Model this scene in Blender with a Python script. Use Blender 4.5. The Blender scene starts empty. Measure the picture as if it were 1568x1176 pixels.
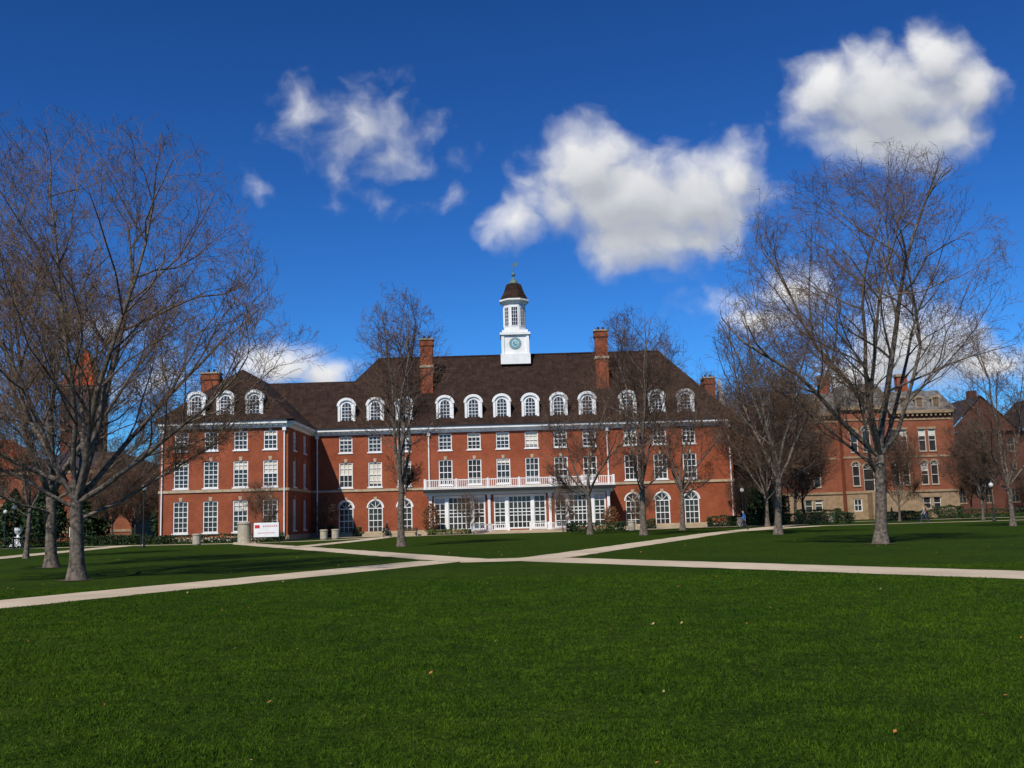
import bpy, math, random
import numpy as np
from mathutils import Matrix, Vector
random.seed(3); np.random.seed(3)
scene = bpy.context.scene
COL = scene.collection

# ------------------------------------------------------------------ materials
def new_mat(name):
    m = bpy.data.materials.new(name); m.use_nodes = True
    nt = m.node_tree; b = nt.nodes['Principled BSDF']
    return m, nt, b

def noise_mat(name, c1, c2, scale=4.0, rough=0.8, detail=3, bump=0.0, c3=None, scale2=0.3, spec=0.3, bscale=None, bdist=0.02, lo2=.42, hi2=.66):
    m, nt, b = new_mat(name); N = nt.nodes; L = nt.links
    tc = N.new('ShaderNodeTexCoord')
    n = N.new('ShaderNodeTexNoise'); n.inputs['Scale'].default_value = scale; n.inputs['Detail'].default_value = detail
    L.new(tc.outputs['Object'], n.inputs['Vector'])
    r = N.new('ShaderNodeValToRGB'); r.color_ramp.elements[0].position = 0.32; r.color_ramp.elements[1].position = 0.68
    r.color_ramp.elements[0].color = (*c1, 1); r.color_ramp.elements[1].color = (*c2, 1)
    L.new(n.outputs['Fac'], r.inputs['Fac'])
    out = r.outputs['Color']
    if c3 is not None:
        n2 = N.new('ShaderNodeTexNoise'); n2.inputs['Scale'].default_value = scale2; n2.inputs['Detail'].default_value = 4
        L.new(tc.outputs['Object'], n2.inputs['Vector'])
        mr = N.new('ShaderNodeMapRange'); mr.inputs[1].default_value = lo2; mr.inputs[2].default_value = hi2
        L.new(n2.outputs['Fac'], mr.inputs[0])
        mx = N.new('ShaderNodeMixRGB'); L.new(mr.outputs[0], mx.inputs['Fac']); L.new(out, mx.inputs['Color1'])
        mx.inputs['Color2'].default_value = (*c3, 1); out = mx.outputs['Color']
    L.new(out, b.inputs['Base Color'])
    b.inputs['Roughness'].default_value = rough
    b.inputs['Specular IOR Level'].default_value = spec
    if bump > 0:
        n3 = N.new('ShaderNodeTexNoise'); n3.inputs['Scale'].default_value = bscale or scale * 2; n3.inputs['Detail'].default_value = 4
        L.new(tc.outputs['Object'], n3.inputs['Vector'])
        bp = N.new('ShaderNodeBump'); bp.inputs['Strength'].default_value = bump; bp.inputs['Distance'].default_value = bdist
        L.new(n3.outputs['Fac'], bp.inputs['Height']); L.new(bp.outputs['Normal'], b.inputs['Normal'])
    return m

def brick_mat(name, c1, c2, mortar, tone):
    m, nt, b = new_mat(name); N = nt.nodes; L = nt.links
    tc = N.new('ShaderNodeTexCoord'); sp = N.new('ShaderNodeSeparateXYZ'); L.new(tc.outputs['Object'], sp.inputs[0])
    ad = N.new('ShaderNodeMath'); ad.operation = 'ADD'; L.new(sp.outputs[0], ad.inputs[0]); L.new(sp.outputs[1], ad.inputs[1])
    cb = N.new('ShaderNodeCombineXYZ'); L.new(ad.outputs[0], cb.inputs[0]); L.new(sp.outputs[2], cb.inputs[1])
    br = N.new('ShaderNodeTexBrick'); L.new(cb.outputs[0], br.inputs['Vector'])
    br.inputs['Color1'].default_value = (*c1, 1); br.inputs['Color2'].default_value = (*c2, 1); br.inputs['Mortar'].default_value = (*mortar, 1)
    br.inputs['Scale'].default_value = 1.0; br.inputs['Brick Width'].default_value = 0.22; br.inputs['Row Height'].default_value = 0.075
    br.inputs['Mortar Size'].default_value = 0.006
    n = N.new('ShaderNodeTexNoise'); n.inputs['Scale'].default_value = 0.55; n.inputs['Detail'].default_value = 6; n.inputs['Roughness'].default_value = 0.7
    L.new(tc.outputs['Object'], n.inputs['Vector'])
    mr = N.new('ShaderNodeMapRange'); mr.inputs[1].default_value = 0.3; mr.inputs[2].default_value = 0.7; mr.inputs[3].default_value = 0.0; mr.inputs[4].default_value = 0.85
    L.new(n.outputs['Fac'], mr.inputs[0])
    mx = N.new('ShaderNodeMixRGB'); mx.blend_type = 'MULTIPLY'; L.new(mr.outputs[0], mx.inputs['Fac']); L.new(br.outputs['Color'], mx.inputs['Color1'])
    mx.inputs['Color2'].default_value = (*tone, 1)
    L.new(mx.outputs['Color'], b.inputs['Base Color']); b.inputs['Roughness'].default_value = 0.85
    b.inputs['Specular IOR Level'].default_value = 0.2
    return m

def plain(name, c, rough=0.6, spec=0.4, metal=0.0):
    return noise_mat(name, tuple(x*0.88 for x in c), tuple(min(1, x*1.08) for x in c), scale=2.5, rough=rough, spec=spec)

def shingle_mat(name, c1, c2):
    m, nt, b = new_mat(name); N = nt.nodes; L = nt.links
    tc = N.new('ShaderNodeTexCoord'); sp = N.new('ShaderNodeSeparateXYZ'); L.new(tc.outputs['Object'], sp.inputs[0])
    ad = N.new('ShaderNodeMath'); ad.operation = 'ADD'; L.new(sp.outputs[0], ad.inputs[0]); L.new(sp.outputs[1], ad.inputs[1])
    cb = N.new('ShaderNodeCombineXYZ'); L.new(ad.outputs[0], cb.inputs[0]); L.new(sp.outputs[2], cb.inputs[1])
    br = N.new('ShaderNodeTexBrick'); L.new(cb.outputs[0], br.inputs['Vector'])
    br.inputs['Color1'].default_value = (*c1, 1); br.inputs['Color2'].default_value = (*c2, 1); br.inputs['Mortar'].default_value = (c1[0]*.4, c1[1]*.4, c1[2]*.4, 1)
    br.inputs['Scale'].default_value = 1.0; br.inputs['Brick Width'].default_value = 0.5; br.inputs['Row Height'].default_value = 0.3; br.inputs['Mortar Size'].default_value = 0.02
    n = N.new('ShaderNodeTexNoise'); n.inputs['Scale'].default_value = 1.3; n.inputs['Detail'].default_value = 7; n.inputs['Roughness'].default_value = 0.75
    L.new(tc.outputs['Object'], n.inputs['Vector'])
    mr = N.new('ShaderNodeMapRange'); mr.inputs[1].default_value = 0.3; mr.inputs[2].default_value = 0.7; mr.inputs[3].default_value = 0.35; mr.inputs[4].default_value = 1.6
    L.new(n.outputs['Fac'], mr.inputs[0])
    vm = N.new('ShaderNodeVectorMath'); vm.operation = 'SCALE'; L.new(br.outputs['Color'], vm.inputs[0]); L.new(mr.outputs[0], vm.inputs['Scale'])
    L.new(vm.outputs[0], b.inputs['Base Color']); b.inputs['Roughness'].default_value = 0.9; b.inputs['Specular IOR Level'].default_value = 0.15
    return m

M_brick = brick_mat('red_brick', (0.345, 0.084, 0.032), (0.27, 0.06, 0.025), (0.32, 0.14, 0.08), (0.58, 0.5, 0.46))
M_brick2 = brick_mat('orange_brick', (0.31, 0.095, 0.045), (0.235, 0.066, 0.033), (0.28, 0.14, 0.08), (0.6, 0.52, 0.48))
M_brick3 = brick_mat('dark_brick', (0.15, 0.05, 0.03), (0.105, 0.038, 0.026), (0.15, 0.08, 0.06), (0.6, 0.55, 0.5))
M_stone = noise_mat('limestone', (0.34, 0.26, 0.165), (0.46, 0.36, 0.24), 1.5, 0.85)
M_dkst = noise_mat('weathered_sandstone', (0.23, 0.155, 0.085), (0.34, 0.235, 0.14), 1.5, 0.9)
M_dstone = noise_mat('brown_stone', (0.13, 0.08, 0.048), (0.2, 0.13, 0.08), 1.2, 0.9)
M_white = noise_mat('white_paint', (0.68, 0.67, 0.64), (0.8, 0.79, 0.76), 1.0, 0.55)
M_blind = noise_mat('window_blind', (0.5, 0.46, 0.38), (0.65, 0.6, 0.5), 0.7, 0.8)
M_roof = shingle_mat('brown_shingle', (0.041, 0.022, 0.015), (0.028, 0.016, 0.012))
M_slate = shingle_mat('grey_slate', (0.17, 0.155, 0.14), (0.11, 0.10, 0.095))
M_dslate = shingle_mat('dark_slate', (0.05, 0.04, 0.045), (0.035, 0.03, 0.03))
M_tile = shingle_mat('orange_tile', (0.52, 0.085, 0.02), (0.42, 0.065, 0.015))
M_dark = plain('dark_metal', (0.02, 0.02, 0.02), 0.45)
M_copper = plain('green_copper', (0.10, 0.16, 0.12), 0.6)
M_clock = plain('clock_blue', (0.12, 0.3, 0.36), 0.4)
M_red = plain('red_paint', (0.5, 0.02, 0.03), 0.6)
M_conc = noise_mat('concrete', (0.33, 0.28, 0.2), (0.44, 0.38, 0.28), 3, 0.9, bump=0.2)
M_path = noise_mat('path_concrete', (0.46, 0.365, 0.25), (0.58, 0.47, 0.33), 1.3, 0.9, detail=8, c3=(0.40, 0.32, 0.22), scale2=0.25, bump=0.15)
M_mulch = noise_mat('soil', (0.035, 0.03, 0.012), (0.07, 0.055, 0.022), 6, 0.95, bump=0.5)
M_bark = noise_mat('bark', (0.052, 0.04, 0.031), (0.20, 0.16, 0.125), 7, 0.95, bump=0.8, bscale=14, bdist=0.03, spec=0.1, detail=5)
M_twig = noise_mat('twig_bark', (0.11, 0.066, 0.042), (0.21, 0.14, 0.092), .5, 0.9, spec=0.1, detail=1)
M_twig2 = noise_mat('twig_bark_dark', (0.085, 0.05, 0.034), (0.16, 0.10, 0.068), .5, 0.9, spec=0.1, detail=1)
M_hedge = noise_mat('hedge_leaves', (0.012, 0.028, 0.008), (0.03, 0.055, 0.014), 2.5, 0.7)
M_hedge2 = noise_mat('shrub_leaves_light', (0.05, 0.08, 0.012), (0.10, 0.12, 0.025), 2.5, 0.7)
M_shrub = noise_mat('russet_shrub', (0.12, 0.05, 0.02), (0.2, 0.09, 0.03), 2.5, 0.8)
M_globe = plain('lamp_globe', (0.6, 0.59, 0.55), 0.3)
M_skin = plain('skin', (0.45, 0.26, 0.18)); M_hair = plain('hair', (0.03, 0.02, 0.015))
M_shoe = plain('shoe', (0.03, 0.03, 0.03))

m, nt, b = new_mat('window_glass'); M_glass = m
b.inputs['Base Color'].default_value = (0.018, 0.02, 0.022, 1); b.inputs['Roughness'].default_value = 0.08
n_ = nt.nodes.new('ShaderNodeTexNoise'); n_.inputs['Scale'].default_value = 0.8
r_ = nt.nodes.new('ShaderNodeValToRGB'); r_.color_ramp.elements[0].color = (0.008, 0.008, 0.009, 1); r_.color_ramp.elements[1].color = (0.05, 0.045, 0.04, 1)
t_ = nt.nodes.new('ShaderNodeTexCoord'); nt.links.new(t_.outputs['Object'], n_.inputs['Vector']); nt.links.new(n_.outputs['Fac'], r_.inputs['Fac']); nt.links.new(r_.outputs['Color'], b.inputs['Base Color'])

def grass_mat(name, dark, light, fine):
    m, nt, b = new_mat(name); N = nt.nodes; L = nt.links
    tc = N.new('ShaderNodeTexCoord')
    def nz(scale, detail, rough):
        n = N.new('ShaderNodeTexNoise'); n.inputs['Scale'].default_value = scale; n.inputs['Detail'].default_value = detail; n.inputs['Roughness'].default_value = rough
        L.new(tc.outputs['Object'], n.inputs['Vector']); return n
    def ramp(n, p0, c0, p1, c1):
        r = N.new('ShaderNodeValToRGB'); e = r.color_ramp.elements; e[0].position = p0; e[0].color = (*c0, 1); e[1].position = p1; e[1].color = (*c1, 1)
        L.new(n.outputs['Fac'], r.inputs['Fac']); return r
    def mul(a, c):
        x = N.new('ShaderNodeMixRGB'); x.blend_type = 'MULTIPLY'; x.inputs['Fac'].default_value = 1; L.new(a.outputs['Color'], x.inputs['Color1']); L.new(c.outputs['Color'], x.inputs['Color2']); return x
    n1 = nz(9, 6, .75)
    c = ramp(n1, .3, dark, .7, light)
    c = mul(c, ramp(nz(.22, 5, .65), .32, (.74, .78, .85), .68, (1.26, 1.12, 1.0)))      # broad patches
    c = mul(c, ramp(nz(2.2, 5, .7), .33, (.62, .68, .75), .68, (1.32, 1.22, 1.12)))     # tufts
    c = mul(c, ramp(nz(18, 3, .7), .35, (.7, .72, .75), .65, (1.25, 1.22, 1.2)))
    if fine: c = mul(c, ramp(nz(60, 3, .8), .35, (.5, .5, .5), .7, (1.35, 1.35, 1.3)))
    w = N.new('ShaderNodeMapRange'); w.inputs[1].default_value = .60; w.inputs[2].default_value = .74; w.inputs[4].default_value = .45; L.new(nz(.9, 6, .7).outputs['Fac'], w.inputs[0])
    x = N.new('ShaderNodeMixRGB'); L.new(w.outputs[0], x.inputs['Fac']); L.new(c.outputs['Color'], x.inputs['Color1']); x.inputs['Color2'].default_value = (.055, .068, .016, 1)
    L.new(x.outputs['Color'], b.inputs['Base Color']); b.inputs['Roughness'].default_value = 0.95; b.inputs['Specular IOR Level'].default_value = 0.03
    if fine:
        bp = N.new('ShaderNodeBump'); bp.inputs['Strength'].default_value = 0.7; bp.inputs['Distance'].default_value = 0.06; L.new(n1.outputs['Fac'], bp.inputs['Height']); L.new(bp.outputs['Normal'], b.inputs['Normal'])
    return m
M_lawn = grass_mat('lawn', (0.0145, 0.031, 0.003), (0.042, 0.086, 0.006), True)
M_blade = grass_mat('grass_blades', (0.028, 0.064, 0.005), (0.053, 0.110, 0.008), False)

# ------------------------------------------------------------------ mesh helpers
def np_mesh(name, V, F, mats, mi=None, smooth=False):
    me = bpy.data.meshes.new(name); V = np.asarray(V, dtype=np.float32); F = np.asarray(F, dtype=np.int32)
    k = F.shape[1]; me.vertices.add(len(V)); me.vertices.foreach_set('co', V.ravel())
    me.loops.add(F.size); me.loops.foreach_set('vertex_index', F.ravel())
    me.polygons.add(len(F)); me.polygons.foreach_set('loop_start', np.arange(0, F.size, k, dtype=np.int32))
    me.polygons.foreach_set('loop_total', np.full(len(F), k, dtype=np.int32))
    if mi is not None: me.polygons.foreach_set('material_index', np.asarray(mi, dtype=np.int32))
    me.polygons.foreach_set('use_smooth', np.full(len(F), smooth))
    for mt in mats: me.materials.append(mt)
    me.update(calc_edges=True)
    return me

def add_obj(name, me, parent=None, loc=(0, 0, 0), rot=0.0, scale=1.0):
    o = bpy.data.objects.new(name, me); COL.objects.link(o)
    o.location = loc; o.rotation_euler = (0, 0, rot); o.scale = (scale,)*3 if not isinstance(scale, tuple) else scale
    if parent: o.parent = parent
    return o

def empty(name, loc=(0, 0, 0), rot=0.0):
    o = bpy.data.objects.new(name, None); COL.objects.link(o); o.location = loc; o.rotation_euler = (0, 0, rot); o.empty_display_size = 0.5
    return o

class Frame:
    def __init__(s, ox, oy, ux, uy): s.o = (ox, oy); s.u = (ux, uy)
    def p(s, u, n, z): return (s.o[0]+s.u[0]*u+s.u[1]*n, s.o[1]+s.u[1]*u-s.u[0]*n, z)
W0 = Frame(0, 0, 1, 0)   # u = x, n = -y

class MB:
    def __init__(s): s.parts = {}
    def poly(s, pts, part, mat):
        d = s.parts.setdefault(part, {'v': [], 'f': [], 'm': [], 'mats': []})
        if mat not in d['mats']: d['mats'].append(mat)
        i = len(d['v']); d['v'] += [tuple(p) for p in pts]; d['f'].append(tuple(range(i, i+len(pts)))); d['m'].append(d['mats'].index(mat))
    def box(s, F, u0, u1, n0, n1, z0, z1, part, mat):
        P = [F.p(u, n, z) for z in (z0, z1) for u, n in ((u0, n0), (u1, n0), (u1, n1), (u0, n1))]
        for f in ((0, 1, 2, 3), (4, 5, 6, 7), (0, 1, 5, 4), (1, 2, 6, 5), (2, 3, 7, 6), (3, 0, 4, 7)):
            s.poly([P[i] for i in f], part, mat)
    def wbox(s, x0, x1, y0, y1, z0, z1, part, mat): s.box(W0, x0, x1, -y0, -y1, z0, z1, part, mat)
    def lathe(s, cx, cy, prof, k, part, mat, off=0.0):
        for (r0, z0), (r1, z1) in zip(prof[:-1], prof[1:]):
            for i in range(k):
                a, c = 2*math.pi*i/k+off, 2*math.pi*(i+1)/k+off
                pts = [(cx+r0*math.cos(a), cy+r0*math.sin(a), z0), (cx+r0*math.cos(c), cy+r0*math.sin(c), z0),
                       (cx+r1*math.cos(c), cy+r1*math.sin(c), z1), (cx+r1*math.cos(a), cy+r1*math.sin(a), z1)]
                if r0 < 1e-6: pts = pts[1:]
                elif r1 < 1e-6: pts = pts[:3]
                s.poly(pts, part, mat)
    def build(s, name, loc=(0, 0, 0), rot=0.0):
        e = empty(name, loc, rot)
        for k, d in s.parts.items():
            me = bpy.data.meshes.new(k); me.from_pydata(d['v'], [], d['f'])
            for mt in d['mats']: me.materials.append(mt)
            me.polygons.foreach_set('material_index', d['m']); me.update()
            add_obj(k, me, e)
        return e

def arc(uc, zs, r, n=10, rz=None):
    rz = rz or r
    return [(uc+r*math.cos(math.pi*i/n), zs+rz*math.sin(math.pi*i/n)) for i in range(n+1)]

def wall(mb, F, Lw, z0, z1, ops, mat, part='walls', dep=0.28):
    us = sorted({0, Lw} | {o[0] for o in ops} | {o[1] for o in ops}); zs = sorted({z0, z1} | {o[2] for o in ops} | {o[3] for o in ops})
    for a, c in zip(us[:-1], us[1:]):
        for e_, g in zip(zs[:-1], zs[1:]):
            um, zm = (a+c)/2, (e_+g)/2
            if any(o[0] < um < o[1] and o[2] < zm < o[3] for o in ops): continue
            mb.poly([F.p(a, 0, e_), F.p(c, 0, e_), F.p(c, 0, g), F.p(a, 0, g)], part, mat)
    for o in ops:
        a, c, e_, g = o[:4]
        arch = len(o) > 4 and o[4]
        if arch:
            r = (c-a)/2; zsg = g-r; pts = arc((a+c)/2, zsg, r, 12)
            for (p0, q0), (p1, q1) in zip(pts[:-1], pts[1:]):
                mb.poly([F.p(p0, 0, q0), F.p(p1, 0, q1), F.p(p1, 0, g), F.p(p0, 0, g)], part, mat)
                mb.poly([F.p(p0, 0, q0), F.p(p1, 0, q1), F.p(p1, -dep, q1), F.p(p0, -dep, q0)], part, mat)
            top = zsg
        else:
            top = g; mb.poly([F.p(a, 0, g), F.p(c, 0, g), F.p(c, -dep, g), F.p(a, -dep, g)], part, mat)
        mb.poly([F.p(a, 0, e_), F.p(a, 0, top), F.p(a, -dep, top), F.p(a, -dep, e_)], part, mat)
        mb.poly([F.p(c, 0, e_), F.p(c, 0, top), F.p(c, -dep, top), F.p(c, -dep, e_)], part, mat)
        mb.poly([F.p(a, 0, e_), F.p(c, 0, e_), F.p(c, -dep, e_), F.p(a, -dep, e_)], part, mat)

def window(mb, F, a, c, e_, g, nx=3, ny=4, arch=False, blind=0.0, sill=M_white, key=True, fr=0.11, mu=0.055, fmat=M_white):
    r = (c-a)/2; top = g-r if arch else g; uc = (a+c)/2
    mb.poly([F.p(a, -.2, e_), F.p(c, -.2, e_), F.p(c, -.2, top), F.p(a, -.2, top)], 'glass', M_glass)
    P, Q = -.19, -.07
    mb.box(F, a, a+fr, P, Q, e_, top, 'windows', fmat); mb.box(F, c-fr, c, P, Q, e_, top, 'windows', fmat)
    mb.box(F, a+fr, c-fr, P, Q, e_, e_+fr, 'windows', fmat); mb.box(F, a+fr, c-fr, P, Q, top-fr, top, 'windows', fmat)
    zm = (e_+top)/2
    mb.box(F, a+fr, c-fr, P, Q-.02, zm-.045, zm+.045, 'windows', fmat)
    for i in range(1, nx):
        u = a+fr+(c-a-2*fr)*i/nx; mb.box(F, u-mu/2, u+mu/2, P, Q-.04, e_+fr, top-fr, 'windows', fmat)
    for i in range(1, ny):
        if abs(i-ny/2) < .01: continue
        z = e_+(top-e_)*i/ny; mb.box(F, a+fr, c-fr, P, Q-.045, z-mu/2, z+mu/2, 'windows', fmat)
    if blind > 0:
        zb = top-fr-(top-e_-2*fr)*blind
        mb.box(F, a+fr, c-fr, -.197, -.192, zb, top-fr, 'blinds', M_blind)
    if arch:
        pts = arc(uc, top, r, 12); pin = arc(uc, top, r-fr, 12)
        mb.poly([F.p(u, -.2, z) for u, z in pts], 'glass', M_glass)
        for (p0, p1, q1, q0) in zip(pts[:-1], pts[1:], pin[1:], pin[:-1]):
            mb.poly([F.p(*x[:1], -.08, x[1]) for x in (p0, p1, q1, q0)], 'windows', fmat)
        for k in (3, 6, 9):
            an = math.pi*k/12; dx, dz = math.cos(an), math.sin(an); w = mu/2
            mb.poly([F.p(uc-dz*w, -.1, top+dx*w), F.p(uc+dz*w, -.1, top-dx*w), F.p(uc+dx*r+dz*w, -.1, top+dz*r-dx*w), F.p(uc+dx*r-dz*w, -.1, top+dz*r+dx*w)], 'windows', fmat)
    if sill: mb.box(F, a-.1, c+.1, 0.002, .1, e_-.14, e_-.01, 'trim', sill)
    if key:
        mb.poly([F.p(uc-.13, .04, g+.01), F.p(uc+.13, .04, g+.01), F.p(uc+.2, .04, g+.42), F.p(uc-.2, .04, g+.42)], 'trim', M_stone)

def dormer(mb, F, uc, nf, zb, w=2.0, h=1.95, rise=0.85, depth=3.6, white=M_white, roof=M_roof):
    a, c = uc-w/2, uc+w/2; zs = zb+h
    top = arc(uc, zs, w/2, 10, rise)
    fr = [(c, zb)] + top + [(a, zb)]
    mb.poly([F.p(u, nf, z) for u, z in fr], 'dormers', white)
    for (p, q) in zip(fr[:-1], fr[1:]):
        mb.poly([F.p(p[0], nf, p[1]), F.p(q[0], nf, q[1]), F.p(q[0], nf-depth, q[1]), F.p(p[0], nf-depth, p[1])], 'dormers', roof)
    o1 = arc(uc, zs, w/2+.14, 10, rise+.14); i1 = arc(uc, zs, w/2-.16, 10, rise-.16)
    for (p0, p1, q1, q0) in zip(o1[:-1], o1[1:], i1[1:], i1[:-1]):
        mb.poly([F.p(x[0], nf+.16, x[1]) for x in (p0, p1, q1, q0)], 'dormers', white)
        mb.poly([F.p(p0[0], nf+.16, p0[1]), F.p(p1[0], nf+.16, p1[1]), F.p(p1[0], nf-.5, p1[1]), F.p(p0[0], nf-.5, p0[1])], 'dormers', white)
        mb.poly([F.p(q0[0], nf+.16, q0[1]), F.p(q1[0], nf+.16, q1[1]), F.p(q1[0], nf, q1[1]), F.p(q0[0], nf, q0[1])], 'dormers', white)
    for s_ in (-1, 1):
        u = uc+s_*(w/2-.12); mb.box(F, u-.14, u+.14, nf+.003, nf+.12, zb, zs, 'dormers', white)
    mb.box(F, a-.12, c+.12, nf+.003, nf+.2, zb-.14, zb-.002, 'dormers', white)
    ww = w*.27; z0 = zb+.22; z1 = zs-.15
    g = [(uc+ww, z0)]+arc(uc, z1, ww, 8)+[(uc-ww, z0)]
    mb.poly([F.p(u, nf+.02, z) for u, z in g], 'glass', M_glass)
    for k in range(1, 3):
        u = uc-ww+2*ww*k/3; mb.box(F, u-.025, u+.025, nf+.022, nf+.05, z0, z1+ww*.85, 'dormers', white)
    for k in range(1, 5):
        z = z0+(z1-z0)*k/4; mb.box(F, uc-ww, uc+ww, nf+.021, nf+.045, z-.028, z+.028, 'dormers', white)

def hip(mb, x0, x1, y0, y1, ze, zr, ra, rb, mat, part='roof'):
    A, B, C, D = (x0, y0, ze), (x1, y0, ze), (x1, y1, ze), (x0, y1, ze); R, S = (*ra, zr), (*rb, zr)
    if abs(ra[1]-rb[1]) < 1e-6:
        for f in ([A, B, S, R], [B, C, S], [C, D, R, S], [D, A, R]): mb.poly(f, part, mat)
    else:
        for f in ([A, B, R], [B, C, S, R], [C, D, S], [D, A, R, S]): mb.poly(f, part, mat)

def chimney(mb, x, y, w, d, z0, z1):
    mb.wbox(x-w/2, x+w/2, y-d/2, y+d/2, z0, z1-.7, 'chimneys', M_brick)
    mb.wbox(x-w/2-.12, x+w/2+.12, y-d/2-.12, y+d/2+.12, z1-.7, z1-.35, 'chimneys', M_brick)
    mb.wbox(x-w/2-.03, x+w/2+.03, y-d/2-.03, y+d/2+.03, z1-.35, z1, 'chimneys', M_brick)
    mb.wbox(x-w/2-.1, x+w/2+.1, y-d/2-.1, y+d/2+.1, z1-3.4, z1-3.1, 'chimneys', M_stone)
    mb.wbox(x-w/2-.15, x+w/2+.15, y-d/2-.15, y+d/2+.15, z1, z1+.16, 'chimneys', M_stone)
    for k in (-.3, .3): mb.lathe(x+k, y, [(.16, z1+.16), (.13, z1+.6), (.0, z1+.6)], 8, 'chimneys', M_dark)

# ------------------------------------------------------------------ main building
mb = MB(); X0 = .4; rb = random.Random(5)
ZE = 12.3
def bl(): return rb.choice([0, 0, 0, .3, .5, .25, 0, .15, .9])
FM = Frame(-23.6, 116, 1, 0); ops = []; wins = []
offs = [-20, -16.6, -13.2, -8.4, -5.03, -1.68, 1.68, 5.03, 8.4, 13.2, 16.6, 20]
for i, o in enumerate(offs):
    u = X0+o+23.6
    ops.append((u-.8, u+.8, 5.65, 8.55)); wins.append((u-.8, u+.8, 5.65, 8.55, 3, 4, False))
    ops.append((u-.78, u+.78, 9.7, 11.6)); wins.append((u-.78, u+.78, 9.7, 11.6, 3, 4, False))
    if abs(o) > 10:
        ops.append((u-.85, u+.85, .35, 4.1, True)); wins.append((u-.85, u+.85, .35, 4.1, 3, 4, True))
wall(mb, FM, 49, 0, ZE, ops, M_brick)
for w in wins:
    window(mb, FM, *w[:4], w[4], w[5], w[6], blind=0 if w[6] else bl())
for o in ops:
    if len(o) > 4:
        uc = (o[0]+o[1])/2; r = (o[1]-o[0])/2; zt = o[3]-r
        A, B = arc(uc, zt, r+.16, 12), arc(uc, zt, r+.01, 12)
        for (p0, p1, q1, q0) in zip(A[:-1], A[1:], B[1:], B[:-1]): mb.poly([FM.p(x[0], .03, x[1]) for x in (p0, p1, q1, q0)], 'trim', M_white)
FW = Frame(-37, 104, 1, 0); ops = []; wins = []
for x in (-34.75, -31.65, -28.55, -25.45):
    u = x+37
    for z0, z1 in ((1.0, 4.25), (5.6, 8.35), (9.5, 11.45)):
        hw = .78 if z1 < 9 else .72
        ops.append((u-hw, u+hw, z0, z1)); wins.append((u-hw, u+hw, z0, z1))
wall(mb, FW, 13.4, 0, ZE, ops, M_brick)
for w in wins: window(mb, FW, *w, 3, 4 if w[3] > 9 else 6, blind=bl())
FE = Frame(-23.6, 104, 0, 1); ops = []
for u in (3.2, 8.4):
    for z0, z1 in ((1.0, 4.25), (5.6, 8.35), (9.5, 11.45)): ops.append((u-.75, u+.75, z0, z1))
wall(mb, FE, 12, 0, ZE, ops, M_brick)
for w in ops: window(mb, FE, *w, 3, 4, blind=bl())
wall(mb, Frame(-37, 126, 0, -1), 22, 0, ZE, [], M_brick)
FR = Frame(25.4, 116, 0, 1); ops = []
for u in (3, 8, 13):
    for z0, z1 in ((5.65, 8.55), (9.7, 11.6)): ops.append((u-.75, u+.75, z0, z1))
wall(mb, FR, 16, 0, ZE, ops, M_brick)
for w in ops: window(mb, FR, *w, 3, 4)
wall(mb, Frame(25.4, 132, -1, 0), 49, 0, ZE, [], M_brick)
def bands(F, Lw, ext=0.0):
    mb.box(F, -ext, Lw+ext, .003, .12, 5.15, 5.42, 'trim', M_stone)
    mb.box(F, -ext, Lw+ext, .003, .10, 0, .55, 'trim', M_stone)
    mb.box(F, -ext, Lw+ext, .003, .16, 11.75, 11.95, 'trim', M_white)
    mb.box(F, -ext, Lw+ext, .003, .3, 11.95, 12.15, 'trim', M_white)
    mb.box(F, -ext, Lw+ext, .003, .62, 12.15, 12.42, 'trim', M_white)
    mb.box(F, -ext, Lw+ext, -.4, .72, 12.42, 12.56, 'gutter', M_dark)
    for i in range(int(Lw/.6)):
        mb.box(F, i*.6+.15, i*.6+.38, .31, .5, 12.0, 12.148, 'trim', M_white)
bands(FM, 49, 0); bands(FW, 13.4, 0.0); bands(Frame(-23.6, 104, 0, 1), 11.3, 0); bands(FR, 16)
bands(Frame(-37, 126, 0, -1), 22)
for x, y in ((-36.7, 103.85), (-23.95, 103.85), (-22.9, 115.85), (-9.9, 115.85), (10.9, 115.85), (25.1, 115.85)):
    mb.lathe(x, y, [(.08, .3), (.08, 11.7)], 8, 'downspouts', M_white)
    mb.wbox(x-.18, x+.18, y-.17, y+.1, 11.4, 11.74, 'downspouts', M_white)
hip(mb, -24.3, 26.1, 115.3, 132.7, 12.56, 22.0, (-16.8, 124), (18.6, 124), M_roof)
hip(mb, -37.7, -22.9, 103.3, 128.6, 12.565, 19.1, (-30.3, 110.9), (-30.3, 122.6), M_roof)
mb.poly([(-30.3, 115.31, 12.57), (-16, 115.31, 12.57), (-16, 122.6, 19.05), (-30.3, 122.6, 19.05)], 'roof', M_roof)
mb.poly([(-30.3, 129.9, 12.57), (-16, 129.9, 12.57), (-16, 122.6, 19.05), (-30.3, 122.6, 19.05)], 'roof', M_roof)
mb.wbox(-16.8, 18.6, 123.85, 124.15, 21.93, 22.1, 'roof', M_roof)
FD = Frame(0, 116.2, 1, 0)
for o in offs: dormer(mb, FD, X0+o*.995, 0, 13.25)
FD2 = Frame(0, 104.2, 1, 0)
for x in (-33.3, -30.25, -27.2): dormer(mb, FD2, x, 0, 13.15, w=1.85, h=1.75, rise=.8, depth=3)
chimney(mb, -10.3, 119.9, 1.5, 1.3, 14, 23.4); chimney(mb, 11.0, 119.9, 1.5, 1.3, 14, 23.9)
chimney(mb, -34.6, 113.5, 2.0, 1.4, 13, 19.0); chimney(mb, 24.6, 124, 1.3, 2.4, 12, 18.2)
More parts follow.
